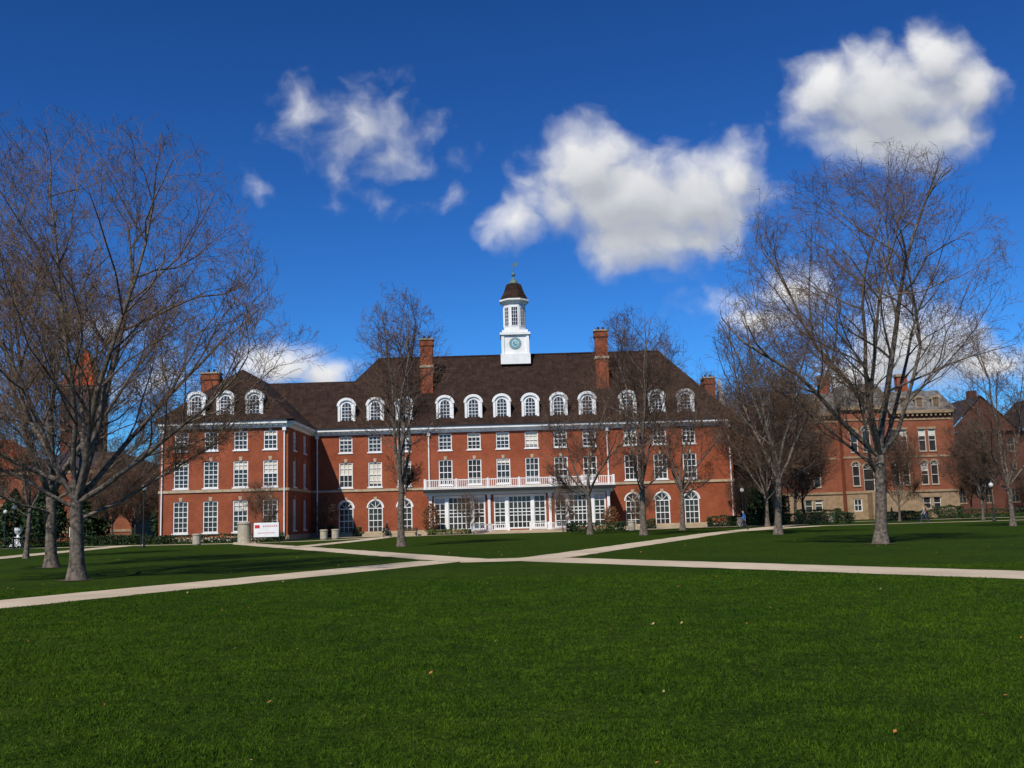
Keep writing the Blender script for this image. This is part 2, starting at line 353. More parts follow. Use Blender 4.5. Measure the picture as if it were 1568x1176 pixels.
mb.poly([(26.0, 119, 12.6), (26.0, 129, 12.6), (26.0, 124.6, 18.2), (26.0, 123.4, 18.2)], 'trim', M_white)
# porch
PX0, PX1 = X0-10.1, X0+10.3
FP = Frame(PX0, 113, 1, 0); PL = PX1-PX0
bays = [(.5, 6.3), (7.25, 13.15), (14.1, 19.9)]
wall(mb, FP, PL, 0, 4.35, [(a, c, .45, 4.3) for a, c in bays], M_brick, dep=.35)
for a, c in bays:
    w = c-a
    segs = [(a, a+w*.24, 2), (a+w*.27, a+w*.73, 5), (a+w*.76, c, 2)]
    for s0, s1, k in segs: window(mb, FP, s0, s1, .45, 4.2, k, 5, sill=None, key=False, fr=.16, mu=.08, blind=rb.choice([0, .2, 0]))
    for q in (a+w*.255, a+w*.745): mb.box(FP, q-.17, q+.17, -.16, .02, .45, 4.3, 'windows', M_white)
    mb.box(FP, a, c, -.25, -.02, 4.2, 4.33, 'windows', M_white)
for q in (.0, 6.6, 13.45, 20.05):
    mb.box(FP, q, q+.3, .003, .16, .0, 4.34, 'porch', M_white)
    mb.box(FP, q-.06+.0, q+.36, .003, .24, 4.0, 4.345, 'porch', M_white)
for s_, L_ in ((Frame(PX0, 116, 0, -1), 3), (Frame(PX1, 113, 0, 1), 3)): wall(mb, s_, L_, 0, 4.35, [], M_brick)
mb.box(FP, -.35, PL+.35, -3, .4, 4.352, 4.7, 'porch', M_white)
mb.box(FP, -.6, PL+.6, -3, 1.0, 4.702, 5.04, 'porch', M_dark)
mb.box(FP, -.6, PL+.6, -2.88, .8, 5.042, 5.12, 'porch', M_white)
def balustrade(F, a, c, n, z0, h, mat, sp=.22, posts=3.3):
    mb.box(F, a, c, n-.05, n+.05, z0+h-.1, z0+h, 'balustrade', mat); mb.box(F, a, c, n-.04, n+.04, z0+.08, z0+.16, 'balustrade', mat)
    k = int((c-a)/sp)
    for i in range(k+1):
        u = a+(c-a)*i/k; mb.box(F, u-.035, u+.035, n-.035, n+.035, z0+.16, z0+h-.1, 'balustrade', mat)
    k = max(1, round((c-a)/posts))
    for i in range(k+1):
        u = a+(c-a)*i/k; mb.box(F, u-.12, u+.12, n-.12, n+.12, z0, z0+h+.1, 'balustrade', mat)
balustrade(FP, -.4, PL+.4, .65, 5.12, 1.0, M_white)
mb.wbox(PX0-1, PX1+1, 109.6, 112.7, 0, .3, 'terrace', M_stone)
mb.wbox(X0-6, X0+6, 109.0, 109.597, 0, .16, 'terrace', M_stone)
balustrade(Frame(0, 109.9, 1, 0), X0-5.2, X0-1.2, 0, .3, .75, M_white, posts=2); balustrade(Frame(0, 109.9, 1, 0), X0+1.2, X0+5.2, 0, .3, .75, M_white, posts=2)
for o in offs:
    if abs(o) > 10: mb.wbox(X0+o-1.3, X0+o+1.3, 114.6, 115.89, 0, .33, 'terrace', M_stone)
# cupola
CX, CY = .55, 124
mb.wbox(CX-1.85, CX+1.85, CY-1.85, CY+1.85, 20.6, 21.9, 'cupola', M_white)
mb.wbox(CX-1.62, CX+1.62, CY-1.62, CY+1.62, 21.9, 24.3, 'cupola', M_white)
for s_ in (-1, 1):
    for t_ in (-1, 1): mb.wbox(CX+s_*1.55-.18, CX+s_*1.55+.18, CY+t_*1.55-.18, CY+t_*1.55+.18, 21.903, 24.298, 'cupola', M_white)
mb.wbox(CX-1.9, CX+1.9, CY-1.9, CY+1.9, 24.302, 24.6, 'cupola', M_white)
mb.wbox(CX-1.6, CX+1.6, CY-1.6, CY+1.6, 24.602, 24.95, 'cupola', M_white)
mb.lathe(CX, CY, [(1.46, 24.952), (1.46, 28.5)], 8, 'cupola', M_white, math.pi/8)
mb.lathe(CX, CY, [(1.5, 28.3), (1.72, 28.6), (1.98, 28.75), (1.98, 28.95), (0, 28.96)], 8, 'cupola', M_white, math.pi/8)
mb.lathe(CX, CY, [(1.9, 28.97), (1.78, 29.2), (1.5, 29.7), (1.25, 30.3), (1.05, 30.9), (.92, 31.05), (.6, 31.2)], 8, 'cupola_roof', M_roof, math.pi/8)
mb.lathe(CX, CY, [(.62, 31.19), (.5, 31.5), (.2, 31.8), (.1, 32.1), (.24, 32.3), (.24, 32.45), (.07, 32.7), (.05, 33.9), (0, 33.95)], 10, 'finial', M_copper)
mb.box(Frame(CX, CY, 1, 0), -.45, .5, -.02, .02, 33.5, 33.56, 'finial', M_copper)
mb.poly([(CX+.1, CY, 33.56), (CX+.55, CY, 33.6), (CX+.5, CY, 34.1), (CX+.25, CY, 33.95)], 'finial', M_copper)
for k in range(8):
    an = -math.pi/2+k*math.pi/4; ap = 1.46*math.cos(math.pi/8)
    F = Frame(CX+ap*math.cos(an), CY+ap*math.sin(an), -math.sin(an), math.cos(an))
    hw = .36 if k % 2 == 0 else .3
    mb.box(F, -hw-.09, hw+.09, .002, .05, 25.5, 28.05, 'cupola', M_white)
    mb.poly([F.p(-hw, .054, 25.6), F.p(hw, .054, 25.6), F.p(hw, .054, 27.9), F.p(-hw, .054, 27.9)], 'glass', M_glass)
    for j in range(1, 3): mb.box(F, -hw+2*hw*j/3-.02, -hw+2*hw*j/3+.02, .056, .08, 25.6, 27.9, 'cupola', M_white)
    for j in range(1, 5): mb.box(F, -hw, hw, .055, .078, 25.6+2.3*j/5-.02, 25.6+2.3*j/5+.02, 'cupola', M_white)
cy = CY-1.62
def disc(c, r, y, mat, part): mb.poly([(c[0]+r*math.cos(2*math.pi*i/24), y, c[1]+r*math.sin(2*math.pi*i/24)) for i in range(24)], part, mat)
disc((CX, 23.2), .78, cy-.03, M_stone, 'clock'); disc((CX, 23.2), .68, cy-.05, M_clock, 'clock'); disc((CX, 23.2), .42, cy-.06, M_white, 'clock'); disc((CX, 23.2), .36, cy-.07, M_clock, 'clock')
mb.wbox(CX-.03, CX+.03, cy-.1, cy-.08, 23.2, 23.7, 'clock', M_white); mb.wbox(CX, CX+.38, cy-.105, cy-.082, 23.17, 23.23, 'clock', M_white)
mb.build('red_brick_union_building')

# ------------------------------------------------------------------ mansard hall on the right
mb = MB()
def hall():
    F = Frame(41, 150, 1, 0); ops = []
    def pair(u, z0, z1, arch=True, w=.55, gap=.75):
        for s_ in (-gap, gap): ops.append((u+s_-w, u+s_+w, z0, z1, arch))
    for u in (3.6, 21.3):
        pair(u, 4.9, 8.4); pair(u, 9.9, 13.2, False); pair(u, 1.3, 3.0, False)
    pair(17.0, 4.9, 8.4); pair(17, 9.9, 13.2, False)
    wall(mb, F, 25.4, 3.9, 15.6, [o for o in ops if o[2] > 4], M_brick2)
    wall(mb, F, 25.4, 0, 3.9, [o for o in ops if o[2] < 4], M_dkst)
    for o in ops: window(mb, F, o[0], o[1], o[2], o[3], 1, 2, o[4], sill=M_dkst, key=False, fmat=M_blind, fr=.08, blind=.3 if random.random() < .4 else 0)
    for o in ops:
        if o[4]:
            uc = (o[0]+o[1])/2; r = (o[1]-o[0])/2; zt = o[3]-r
            A, B = arc(uc, zt, r+.3, 10), arc(uc, zt, r+.02, 10)
            for (p0, p1, q1, q0) in zip(A[:-1], A[1:], B[1:], B[:-1]): mb.poly([F.p(x[0], .03, x[1]) for x in (p0, p1, q1, q0)], 'trim', M_dkst)
        else: mb.box(F, o[0]-.15, o[1]+.15, .002, .08, o[3]+.02, o[3]+.35, 'trim', M_dkst)
    for z, h, n in ((3.8, .35, .15), (9.0, .3, .1), (14.6, .25, .12), (15.6, .5, .6)):
        mb.box(F, 0, 25.4, .003, n, z, z+h, 'trim', M_dkst)
    for u in (0, 7.4, 15.0, 24.7): mb.box(F, u, u+.7, .004, .14, 4.16, 14.59, 'walls', M_brick2)
    for i in range(36): mb.box(F, .2+i*.7, .45+i*.7, .13, .45, 15.2, 15.598, 'trim', M_dkst)
    for s_, x in ((Frame(66.4, 150, 0, 1), 0), (Frame(41, 170, 0, -1), 0)):
        wall(mb, s_, 20, 3.9, 16.1, [], M_brick2); wall(mb, s_, 20, 0, 3.9, [], M_dkst)
        for z, h, n in ((3.8, .35, .15), (9.0, .3, .1), (15.6, .5, .6)): mb.box(s_, 0, 20, .003, n, z, z+h, 'trim', M_dkst)
    a, b_, c, d = 40.5, 66.9, 149.5, 170.5; i = 1.9
    lo = [(a, c, 16.1), (b_, c, 16.1), (b_, d, 16.1), (a, d, 16.1)]; hi = [(a+i, c+i, 19.2), (b_-i, c+i, 19.2), (b_-i, d-i, 19.2), (a+i, d-i, 19.2)]
    for k in range(4): mb.poly([lo[k], lo[(k+1) % 4], hi[(k+1) % 4], hi[k]], 'roof', M_slate)
    mb.poly(hi, 'roof', M_dslate)
    for x in (43.3, 45.9, 59, 61.5, 64): dormer(mb, Frame(0, 149.9, 1, 0), x, 0, 16.5, w=1.3, h=1.2, rise=.45, depth=2.2, white=M_dkst, roof=M_slate)
    F2 = Frame(49, 148.2, 1, 0); ops2 = [(1.1, 2.2, 4.9, 8.4, True), (4.8, 5.9, 4.9, 8.4, True), (1.1, 2.2, 9.9, 13.3, True), (4.8, 5.9, 9.9, 13.3, True), (2.9, 4.1, 9.9, 13.7, True), (2.7, 4.3, 4.1, 8.2, True)]
    wall(mb, F2, 7, 3.9, 16.6, ops2, M_brick2); wall(mb, F2, 7, 0, 3.9, [(1, 2.2, 1.2, 3, False), (4.8, 6, 1.2, 3, False)], M_dkst)
    for o in ops2: window(mb, F2, *o[:4], 1, 2, o[4], sill=M_dkst, key=False, fr=.08, fmat=M_blind)
    for o in ops2:
        uc = (o[0]+o[1])/2; r = (o[1]-o[0])/2; zt = o[3]-r
        A, B = arc(uc, zt, r+.28, 10), arc(uc, zt, r+.02, 10)
        for (p0, p1, q1, q0) in zip(A[:-1], A[1:], B[1:], B[:-1]): mb.poly([F2.p(x[0], .03, x[1]) for x in (p0, p1, q1, q0)], 'trim', M_dkst)
    for o in ((1, 2.2, 1.2, 3), (4.8, 6, 1.2, 3)): window(mb, F2, *o, 2, 2, False, sill=None, key=False)
    for s_ in (Frame(49, 150, 0, -1), Frame(56, 148.2, 0, 1)): wall(mb, s_, 1.8, 0, 16.6, [], M_brick2)
    for z, h, n in ((3.8, .35, .12), (9.0, .3, .1), (14.6, .25, .12), (16.2, .5, .5)): mb.box(F2, -.1, 7.1, .003, n, z, z+h, 'trim', M_dkst)
    lo = [(48.6, 147.8, 16.7), (56.4, 147.8, 16.7), (56.4, 156, 16.7), (48.6, 156, 16.7)]; hi = [(50, 149.2, 20.2), (55, 149.2, 20.2), (55, 154.6, 20.2), (50, 154.6, 20.2)]
    for k in range(4): mb.poly([lo[k], lo[(k+1) % 4], hi[(k+1) % 4], hi[k]], 'roof', M_slate)
    mb.poly(hi, 'roof', M_dslate)
    dormer(mb, Frame(0, 148.0, 1, 0), 52.5, 0, 17.0, w=2.0, h=1.3, rise=.7, depth=2.2, white=M_dkst, roof=M_slate)
    for x, y in ((47.9, 152), (60.2, 153)):
        mb.wbox(x-.8, x+.8, y-.6, y+.6, 16, 21.6, 'chimneys', M_brick); mb.wbox(x-.95, x+.95, y-.75, y+.75, 21.6, 22, 'chimneys', M_dkst)
    for k in range(16):
        x = 57+k*.27; mb.wbox(x, x+.27, 146, 148, 0, 3.9-k*.24, 'stair', M_dkst)
    mb.wbox(52, 57, 146, 148.19, 0, 3.9, 'stair', M_dkst)
    for y in (146.05,):
        mb.poly([(57, y, 4.75), (57, y, 4.9), (61.3, y, 1.05), (61.3, y, .9)], 'stair', M_dark)
        for k in range(16): mb.wbox(57+k*.27, 57.04+k*.27, y-.02, y+.02, 3.9-k*.24, 4.8-k*.24, 'stair', M_dark)
        mb.wbox(52, 57, y-.03, y+.03, 4.8, 4.9, 'stair', M_dark)
hall(); mb.build('mansard_brick_hall')

# ------------------------------------------------------------------ other background buildings
mb = MB()
mb.wbox(-78.6, -72.8, 172, 178, 0, 26, 'tower_walls', M_brick3)
for k in (-77.5, -75.7, -73.9): mb.wbox(k-.45, k+.45, 171.9, 171.98, 20.5, 25, 'glass', M_glass)
mb.wbox(-78.9, -72.5, 171.7, 178.3, 26, 26.6, 'tower_walls', M_dstone)
hip(mb, -79.1, -72.3, 171.5, 178.5, 26.6, 33.8, (-75.71, 175), (-75.69, 175), M_tile, 'tower_roof')
F = Frame(-100, 158, 1, 0); ops = [(u, u+1.4, z, z+2.6, True) for u in range(2, 38, 4) for z in (2, 7)]
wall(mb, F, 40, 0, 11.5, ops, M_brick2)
for z in (1.2, 5.6, 10.6): mb.box(F, 0, 40, .003, .12, z, z+.4, 'trim', M_dkst)
for o in ops: window(mb, F, *o[:4], 2, 2, True, sill=M_dkst, key=False, fmat=M_dkst)
hip(mb, -79.6, -59.4, 157.5, 176, 11.5, 14.5, (-75, 166), (-66, 166), M_dslate)
hip(mb, -101, -79.0, 157.4, 176, 11.52, 17, (-95, 166), (-84, 166), M_tile)
mb.wbox(-60, -59.9, 158, 176, 0, 11.5, 'walls', M_dstone)
mb.build('romanesque_stone_hall')
mb = MB()
F = Frame(82, 190, 1, 0); ops = [(u, u+1.5, z, z+2.6, False) for u in range(2, 38, 5) for z in (2, 7, 11.6)]
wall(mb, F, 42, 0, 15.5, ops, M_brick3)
for o in ops: window(mb, F, *o[:4], 2, 2, sill=M_dkst, key=False, fmat=M_dkst)
for x in (84, 98, 112):
    mb.poly([(x-1, 189.4, 15.5), (x+12, 189.4, 15.5), (x+5.5, 189.4, 22)], 'gables', M_brick3)
    mb.poly([(x-1.5, 189.2, 15.3), (x+5.5, 189.2, 22.4), (x+5.5, 204, 22.4), (x-1.5, 204, 15.3)], 'roof', M_dslate)
    mb.poly([(x+12.5, 189.2, 15.3), (x+5.5, 189.2, 22.4), (x+5.5, 204, 22.4), (x+12.5, 204, 15.3)], 'roof', M_dslate)
mb.wbox(90, 91.5, 195, 196.5, 18, 24, 'chimney', M_brick3)
mb.wbox(82, 82.1, 190, 204, 0, 15.5, 'walls', M_brick3)
mb.build('gabled_brick_house')
mb = MB()
F = Frame(27, 215, 1, 0); ops = [(u, u+1.5, z, z+2.2, False) for u in range(2, 50, 4) for z in (2, 6, 10)]
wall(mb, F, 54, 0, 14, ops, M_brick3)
for o in ops: window(mb, F, *o[:4], 2, 2, sill=None, key=False, fmat=M_dkst)
hip(mb, 26, 82, 214, 232, 14, 19, (34, 223), (74, 223), M_dslate)
mb.build('low_brick_building')

# ------------------------------------------------------------------ ground + paths
me = np_mesh('lawn', [(-2500, -300, 0), (2500, -300, 0), (2500, 3500, 0), (-2500, 3500, 0)], [[0, 1, 2, 3]], [M_lawn]); add_obj('grass_lawn', me)
mb = MB()
zc_ = [0.004]
def ribbon(pts, w):
    z = zc_[0]; zc_[0] += .003
    L_, R_ = [], []
    P = []
    for (a, c) in zip(pts[:-1], pts[1:]):
        n = max(1, int(math.dist(a, c)/.8))
        P += [(a[0]+(c[0]-a[0])*i/n, a[1]+(c[1]-a[1])*i/n) for i in range(n)]
    P.append(pts[-1])
    for i, p in enumerate(P):
        a = P[max(0, i-1)]; c = P[min(len(P)-1, i+1)]; d = math.dist(a, c); tx, ty = (c[0]-a[0])/d, (c[1]-a[1])/d
        j = random.uniform(-.07, .07); k = random.uniform(-.07, .07)
        L_.append((p[0]-ty*(w/2+j), p[1]+tx*(w/2+j), z)); R_.append((p[0]+ty*(w/2+k), p[1]-tx*(w/2+k), z))
    for i in range(len(P)-1): mb.poly([L_[i], R_[i], R_[i+1], L_[i+1]], 'slabs', M_path)
ribbon([(-21.5, 5), (-12.1, 23.3), (-2.9, 41)], 2.5)
ribbon([(22.5, 7.5), (12.0, 23.4), (1.0, 39.8)], 2.6)
ribbon([(-2.2, 40.2), (1.2, 40.2)], 2.9)
ribbon([(.3, 39.6), (1.9, 43), (15.3, 78.5), (25, 100), (38, 125)], 2.1)
ribbon([(-1.6, 39.8), (-3.3, 43.6), (-15.6, 71), (-24.3, 90), (-27, 100)], 2.1)
ribbon([(-75, 101), (-40, 98), (-24, 93), (-19, 96), (-13, 106), (-8, 110.6)], 2.2)
ribbon([(-23, 112), (-10.8, 112)], 3.4)
ribbon([(12, 112), (27, 112), (31, 112)], 3)
ribbon([(-32.6, 60), (-35, 78), (-38, 99)], 2.2)
ribbon([(-15.6, 71), (-14, 90), (-13.5, 108)], 1.8)
ribbon([(18, 84), (30, 100), (52, 101), (90, 99)], 2.2)
ribbon([(36, 124), (60, 124), (95, 122)], 2.6)
ribbon([(-10, 107.6), (11.5, 107.6), (20, 110)], 2.0)
mb.build('concrete_path')

def blades(n, name):
    y = 4.8+np.random.rand(n*3)**1.3*24; x = (np.random.rand(n*3)-.5)*2*(3+y*.62)
    dl = np.abs((x+12.1)*.887-(y-23.3)*.461); dr = np.abs((x-12.0)*.831+(y-23.4)*.556)
    fld = np.sin(x*2.1+1.3*np.sin(y*1.7))*np.sin(y*2.6+1.1*np.sin(x*1.9+.5))+.6*np.sin(x*7.3+y*3.1)*np.sin(y*6.1-x*2.2)
    keep = (dl > 1.27) & (dr > 1.32) & (np.random.rand(n*3) < .62+.3*fld); x, y, fld = x[keep][:n], y[keep][:n], fld[keep][:n]; n = len(x)
    h = np.random.uniform(.012, .036, n)*(1+.25*fld); w = np.random.uniform(.0016, .0036, n)*(1+y/14); a = np.random.rand(n)*np.pi*2
    lx, ly = np.random.normal(0, .016, n), np.random.normal(0, .016, n)
    V = np.zeros((n, 3, 3)); V[:, 0] = np.c_[x-np.cos(a)*w, y-np.sin(a)*w, np.zeros(n)]; V[:, 1] = np.c_[x+np.cos(a)*w, y+np.sin(a)*w, np.zeros(n)]; V[:, 2] = np.c_[x+lx, y+ly, h]
    add_obj(name, np_mesh(name, V.reshape(-1, 3), np.arange(n*3).reshape(-1, 3), [M_blade]))
blades(480000, 'grass_blades')
n = 340; y = 5+np.random.rand(n)**1.2*50; x = (np.random.rand(n)-.5)*2*(2+y*.6)
V = []; Fq = []; mi = []
for i in range(n):
    s = random.uniform(.010, .022)*(1+y[i]/40); a = random.random()*6.28; t = random.uniform(0, .6)
    for k, (p, q) in enumerate(((-1, 0), (0, -.55), (1, 0), (0, .55))):
        V.append((x[i]+s*(p*math.cos(a)-q*math.sin(a)), y[i]+s*(p*math.sin(a)+q*math.cos(a)), .03+(q+p)*s*t))
    Fq.append([4*i, 4*i+1, 4*i+2, 4*i+3]); mi.append(random.choice([0, 0, 1]))
add_obj('fallen_leaves', np_mesh('fallen_leaves', V, Fq, [plain('dry_leaf', (.36, .13, .03)), plain('pale_leaf', (.36, .26, .11))], mi))

# ------------------------------------------------------------------ trees
def tubes(segs, mats, name):
    S = np.array(segs, dtype=np.float64); P0, P1, R0, R1 = S[:, 0:3], S[:, 3:6], S[:, 6], S[:, 7]
    Vs, Fs, Ms = [], [], []; off = 0
    for lo, hi_, k in ((.06, 9, 9), (.02, .06, 5), (0, .02, 3)):
        s = (R0 >= lo) & (R0 < hi_)
        if not s.any(): continue
        a, c, r0, r1 = P0[s], P1[s], R0[s], R1[s]; d = c-a; ln = np.linalg.norm(d, axis=1, keepdims=True)+1e-9; d = d/ln
        c = c+d*(r1[:, None]*.35)
        ref = np.tile(np.array([.9, .3, .1]), (len(d), 1)); u = np.cross(d, ref); u /= np.linalg.norm(u, axis=1, keepdims=True)+1e-9; v = np.cross(d, u)
        th = np.arange(k)*2*np.pi/k; cs, sn = np.cos(th), np.sin(th)
        ring = u[:, None, :]*cs[None, :, None]+v[:, None, :]*sn[None, :, None]
        A = a[:, None, :]+ring*r0[:, None, None]; B = c[:, None, :]+ring*r1[:, None, None]
        V = np.concatenate([A, B], 1).reshape(-1, 3); n = len(a)
        i = np.arange(k); j = (i+1) % k
        base = (np.arange(n)*2*k)[:, None]+off
        F_ = np.stack([base+i, base+j, base+k+j, base+k+i], 2).reshape(-1, 4)
        Vs.append(V); Fs.append(F_); Ms.append(np.full(len(F_), 0 if lo >= .02 else 1)); off += len(V)
    return np_mesh(name, np.concatenate(Vs), np.concatenate(Fs), mats, np.concatenate(Ms), True)

SEGCOUNT = []
def tree_mesh(seed, H, R, th, tr, maxl=5, limbs=5, spread=(18, 48), lean=(0, 0), dens=1.0, twig=.0065, twm=None, extra=(), low=2):
    g = random.Random(seed); segs = []
    zlo = th*.75; zc = (H+zlo)/2; rz = (H-zlo)/2
    NS = [5, 9, 6, 5, 4, 2]; KID = [0, 1.3, 1.25, 1.2, 1.15, 0]
    WAN = [.05, .11, .15, .18, .2, .22]
    cx, cy = lean
    def perp(d):
        while True:
            r = (g.uniform(-1, 1), g.uniform(-1, 1), g.uniform(-1, 1)); dt = r[0]*d[0]+r[1]*d[1]+r[2]*d[2]
            p = (r[0]-dt*d[0], r[1]-dt*d[1], r[2]-dt*d[2]); l = math.sqrt(p[0]**2+p[1]**2+p[2]**2)
            if l > .15: return (p[0]/l, p[1]/l, p[2]/l)
    def br(p, d, Lb, r, lv, lim):
        ns = NS[lv]; st = Lb/ns; acc = g.random()
        for i in range(ns):
            t = (i+1)/ns; w = WAN[lv]
            trop = .06 if lv < 3 else .04
            d = (d[0]+g.gauss(0, w), d[1]+g.gauss(0, w), d[2]+g.gauss(0, w)+trop); l = math.sqrt(d[0]**2+d[1]**2+d[2]**2); d = (d[0]/l, d[1]/l, d[2]/l)
            q = (p[0]+d[0]*st, p[1]+d[1]*st, p[2]+d[2]*st)
            e = ((q[0]-cx)/R)**2+((q[1]-cy)/R)**2+((q[2]-zc)/rz)**2
            if lv >= 1 and e > lim: return
            ra = max(twig*.8, r*(1-.78*(t-1/ns))); rb_ = max(twig*.7, r*(1-.78*t))
            segs.append((*p, *q, ra, rb_)); p = q
            if lv < maxl and t > (.2 if lv == 1 else .1):
                acc += KID[lv]*dens
                while acc >= 1:
                    acc -= 1
                    a = math.radians(g.uniform(26, 60)); pp = perp(d)
                    if lv <= 2 and pp[2] < -.3: pp = (pp[0], pp[1], abs(pp[2])*.5)
                    nd = tuple(d[k]*math.cos(a)+pp[k]*math.sin(a) for k in range(3))
                    f = (.5 if lv == 1 else .54)*g.uniform(.65, 1.2)*(1.15-.5*t)
                    br(p, nd, Lb*f, max(twig, min(rb_*.7, r*.38)), lv+1, lim*g.uniform(.9, 1.08))
    p = (0, 0, -.05); d = (cx*.04, cy*.04, 1); n = 6
    for i in range(n):
        t0, t1 = i/n, (i+1)/n
        fl = lambda t: tr*(1+.55*math.exp(-t*th/.25))*(1-.22*t)
        d = (d[0]+g.gauss(0, .03), d[1]+g.gauss(0, .03), 1); q = (p[0]+d[0]*th/n, p[1]+d[1]*th/n, p[2]+th/n)
        segs.append((*p, *q, fl(t0), fl(t1))); p = q
    LL = H-th
    a0 = g.random()*6.28
    for k in range(limbs):
        an = a0+k*2*math.pi/max(1, limbs-1)+g.uniform(-.35, .35)
        tl = math.radians(g.uniform(*spread)) if k else math.radians(g.uniform(2, 9))
        dd = (math.sin(tl)*math.cos(an), math.sin(tl)*math.sin(an), math.cos(tl))
        br(p, dd, LL*(g.uniform(.85, 1.0) if k == 0 else g.uniform(.72, .98)), tr*(.58 if k == 0 else g.uniform(.36, .5)), 1, 1.0)
    for k in range(low):
        an = g.random()*6.28; tl = math.radians(g.uniform(55, 70)); z = th*g.uniform(.75, .95)
        br((0, 0, z), (math.sin(tl)*math.cos(an), math.sin(tl)*math.sin(an), math.cos(tl)), R*g.uniform(.8, 1.0), tr*.28, 1, 1.0)
    for (an, tl, ln, zz) in extra:
        an, tl = math.radians(an), math.radians(tl)
        br((0, 0, zz), (math.sin(tl)*math.cos(an), math.sin(tl)*math.sin(an), math.cos(tl)), ln, tr*.4, 1, 2.0)
    SEGCOUNT.append(len(segs))
    return tubes(segs, [M_bark, twm or M_twig], 'branches'), len(segs)

def tree(name, x, y, *a, rot=0, **k):
    me, n = tree_mesh(*a, **k); return add_obj(name, me, None, (x, y, 0), rot)

NMT = 'bare_deciduous_tree'
tree(NMT, -14.6, 33.5, 11, 15.9, 7.0, 2.6, .25, limbs=7, spread=(20, 55), dens=1.13, twig=.0062, extra=((0, 62, 8.2, 2.6), (180, 60, 7, 3.0)))
tree(NMT, -21.0, 45.5, 12, 15.5, 7.0, 3.2, .26, limbs=6, spread=(20, 48), dens=1.07, twig=.0075)
tree(NMT, 16.6, 46, 23, 18.9, 7.0, 4.0, .28, limbs=7, spread=(18, 46), dens=1.07, twig=.0072)
MK = dict(maxl=5, dens=.97, twig=.0095, twm=M_twig2)
tree(NMT, -7.4, 65, 34, 17.3, 3.9, 4.0, .24, limbs=6, spread=(10, 28), **MK)
tree(NMT, 10.0, 79, 45, 18.6, 4.8, 4.0, .26, limbs=6, spread=(12, 30), **MK)
tree(NMT, 6.6, 90, 56, 15.2, 4.6, 3.4, .23, limbs=6, spread=(14, 38), **MK)
tree(NMT, 18.2, 70, 67, 17.2, 5.4, 3.8, .26, limbs=6, spread=(15, 40), **MK)
tree(NMT, 16.2, 98, 78, 17.5, 5.2, 3.6, .24, limbs=6, spread=(14, 38), **MK)
tree(NMT, -30.2, 62, 89, 12.5, 4.6, 3.0, .15, limbs=5, spread=(15, 40), **MK)
tree(NMT, 37.5, 76, 90, 15.5, 4.8, 3.0, .2, limbs=5, spread=(15, 40), **MK)
protos = [tree_mesh(100+i, 14, 5.2, 2.6, .18, maxl=4, limbs=6, spread=(15, 48), dens=1.4, twig=.015, twm=M_twig2)[0] for i in range(4)]
small = tree_mesh(200, 6, 2.4, 1.2, .08, maxl=4, limbs=5, spread=(15, 45), dens=1.2, twig=.009)[0]
rg = random.Random(9)
for x, y, s in ((-24.8, 97, 1.0), (-5.2, 108, .75), (-21.3, 112, .8), (25.5, 112, .95), (14, 110, .8), (5, 107.5, .8)):
    add_obj('small_ornamental_tree', small, None, (x, y, 0), rg.random()*6, s)
for x, y, s in ((26, 104, 1.25), (29, 112, 1.3), (34, 122, 1.15), (30.5, 128, 1.3), (45, 118, .8), (52, 112, .85), (59, 130, .8), (39, 136, 1.1), (66, 104, 1.05),
                (-45, 112, .85), (-52, 95, .9), (-42, 126, 1.0), (72, 122, 1.1), (78, 112, 1.1)):
    add_obj(NMT, protos[rg.randrange(4)], None, (x, y, 0), rg.random()*6, s)
DT = empty('distant_trees')
for i in range(48):
    if i < 17: x, y = rg.uniform(-125, -46), rg.uniform(124, 152)
    elif i < 36: x, y = rg.uniform(72, 150), rg.uniform(128, 186)
    else: x, y = rg.uniform(28, 44), rg.uniform(135, 200)
    add_obj('tree_copy', protos[rg.randrange(4)], DT, (x, y, 0), rg.random()*6, rg.uniform(.7, 1.1))

mb = MB()
for x, y, r in ((-14.6, 33.5, .75), (-21, 45.5, .7), (16.6, 46, .8), (-7.4, 65, .6), (10, 79, .6)):
    mb.poly([(x+r*random.uniform(.6, 1.15)*math.cos(i*.3307), y+r*random.uniform(.6, 1.15)*math.sin(i*.3307), .02) for i in range(19)], 'soil', M_mulch)
mb.build('bare_soil_patches')

# ------------------------------------------------------------------ hedges, shrubs
def leafmass(name, boxes, mat, dens=55, size=.11):
    Vs = []
    for (x0, x1, y0, y1, z0, z1) in boxes:
        n = int(dens*((x1-x0)*(y1-y0)+(x1-x0)*(z1-z0)*2+(y1-y0)*(z1-z0)*2)*1.6)
        c = np.array([(x0+x1)/2, (y0+y1)/2, (z0+z1)/2]); hs = np.array([(x1-x0)/2, (y1-y0)/2, (z1-z0)/2])
        p = np.random.uniform(-1, 1, (n, 3)); ax = np.random.randint(0, 3, n); sg = np.sign(np.random.randn(n)); p[np.arange(n), ax] = sg*np.random.uniform(.75, 1.05, n)
        bump = 1+.12*np.sin(p[:, :1]*hs[0]*2.3+1)+.08*np.sin(p[:, :1]*hs[0]*5.1)
        p = c+p*hs*np.c_[np.ones((n, 2)), bump]; p[:, 2] = np.maximum(p[:, 2], .03)
        u = np.random.randn(n, 3); u /= np.linalg.norm(u, axis=1, keepdims=True); v = np.cross(u, np.random.randn(n, 3)); v /= np.linalg.norm(v, axis=1, keepdims=True)
        s = np.random.uniform(.6, 1.3, (n, 1))*size
        Vs.append(np.stack([p-u*s, p-v*s*.6, p+u*s, p+v*s*.6], 1))
    V = np.concatenate(Vs).reshape(-1, 3)
    return add_obj(name, np_mesh(name, V, np.arange(len(V)).reshape(-1, 4), [mat]))
leafmass('clipped_hedge', [(-36.8, -24, 102.6, 103.6, 0, .8)], M_hedge)
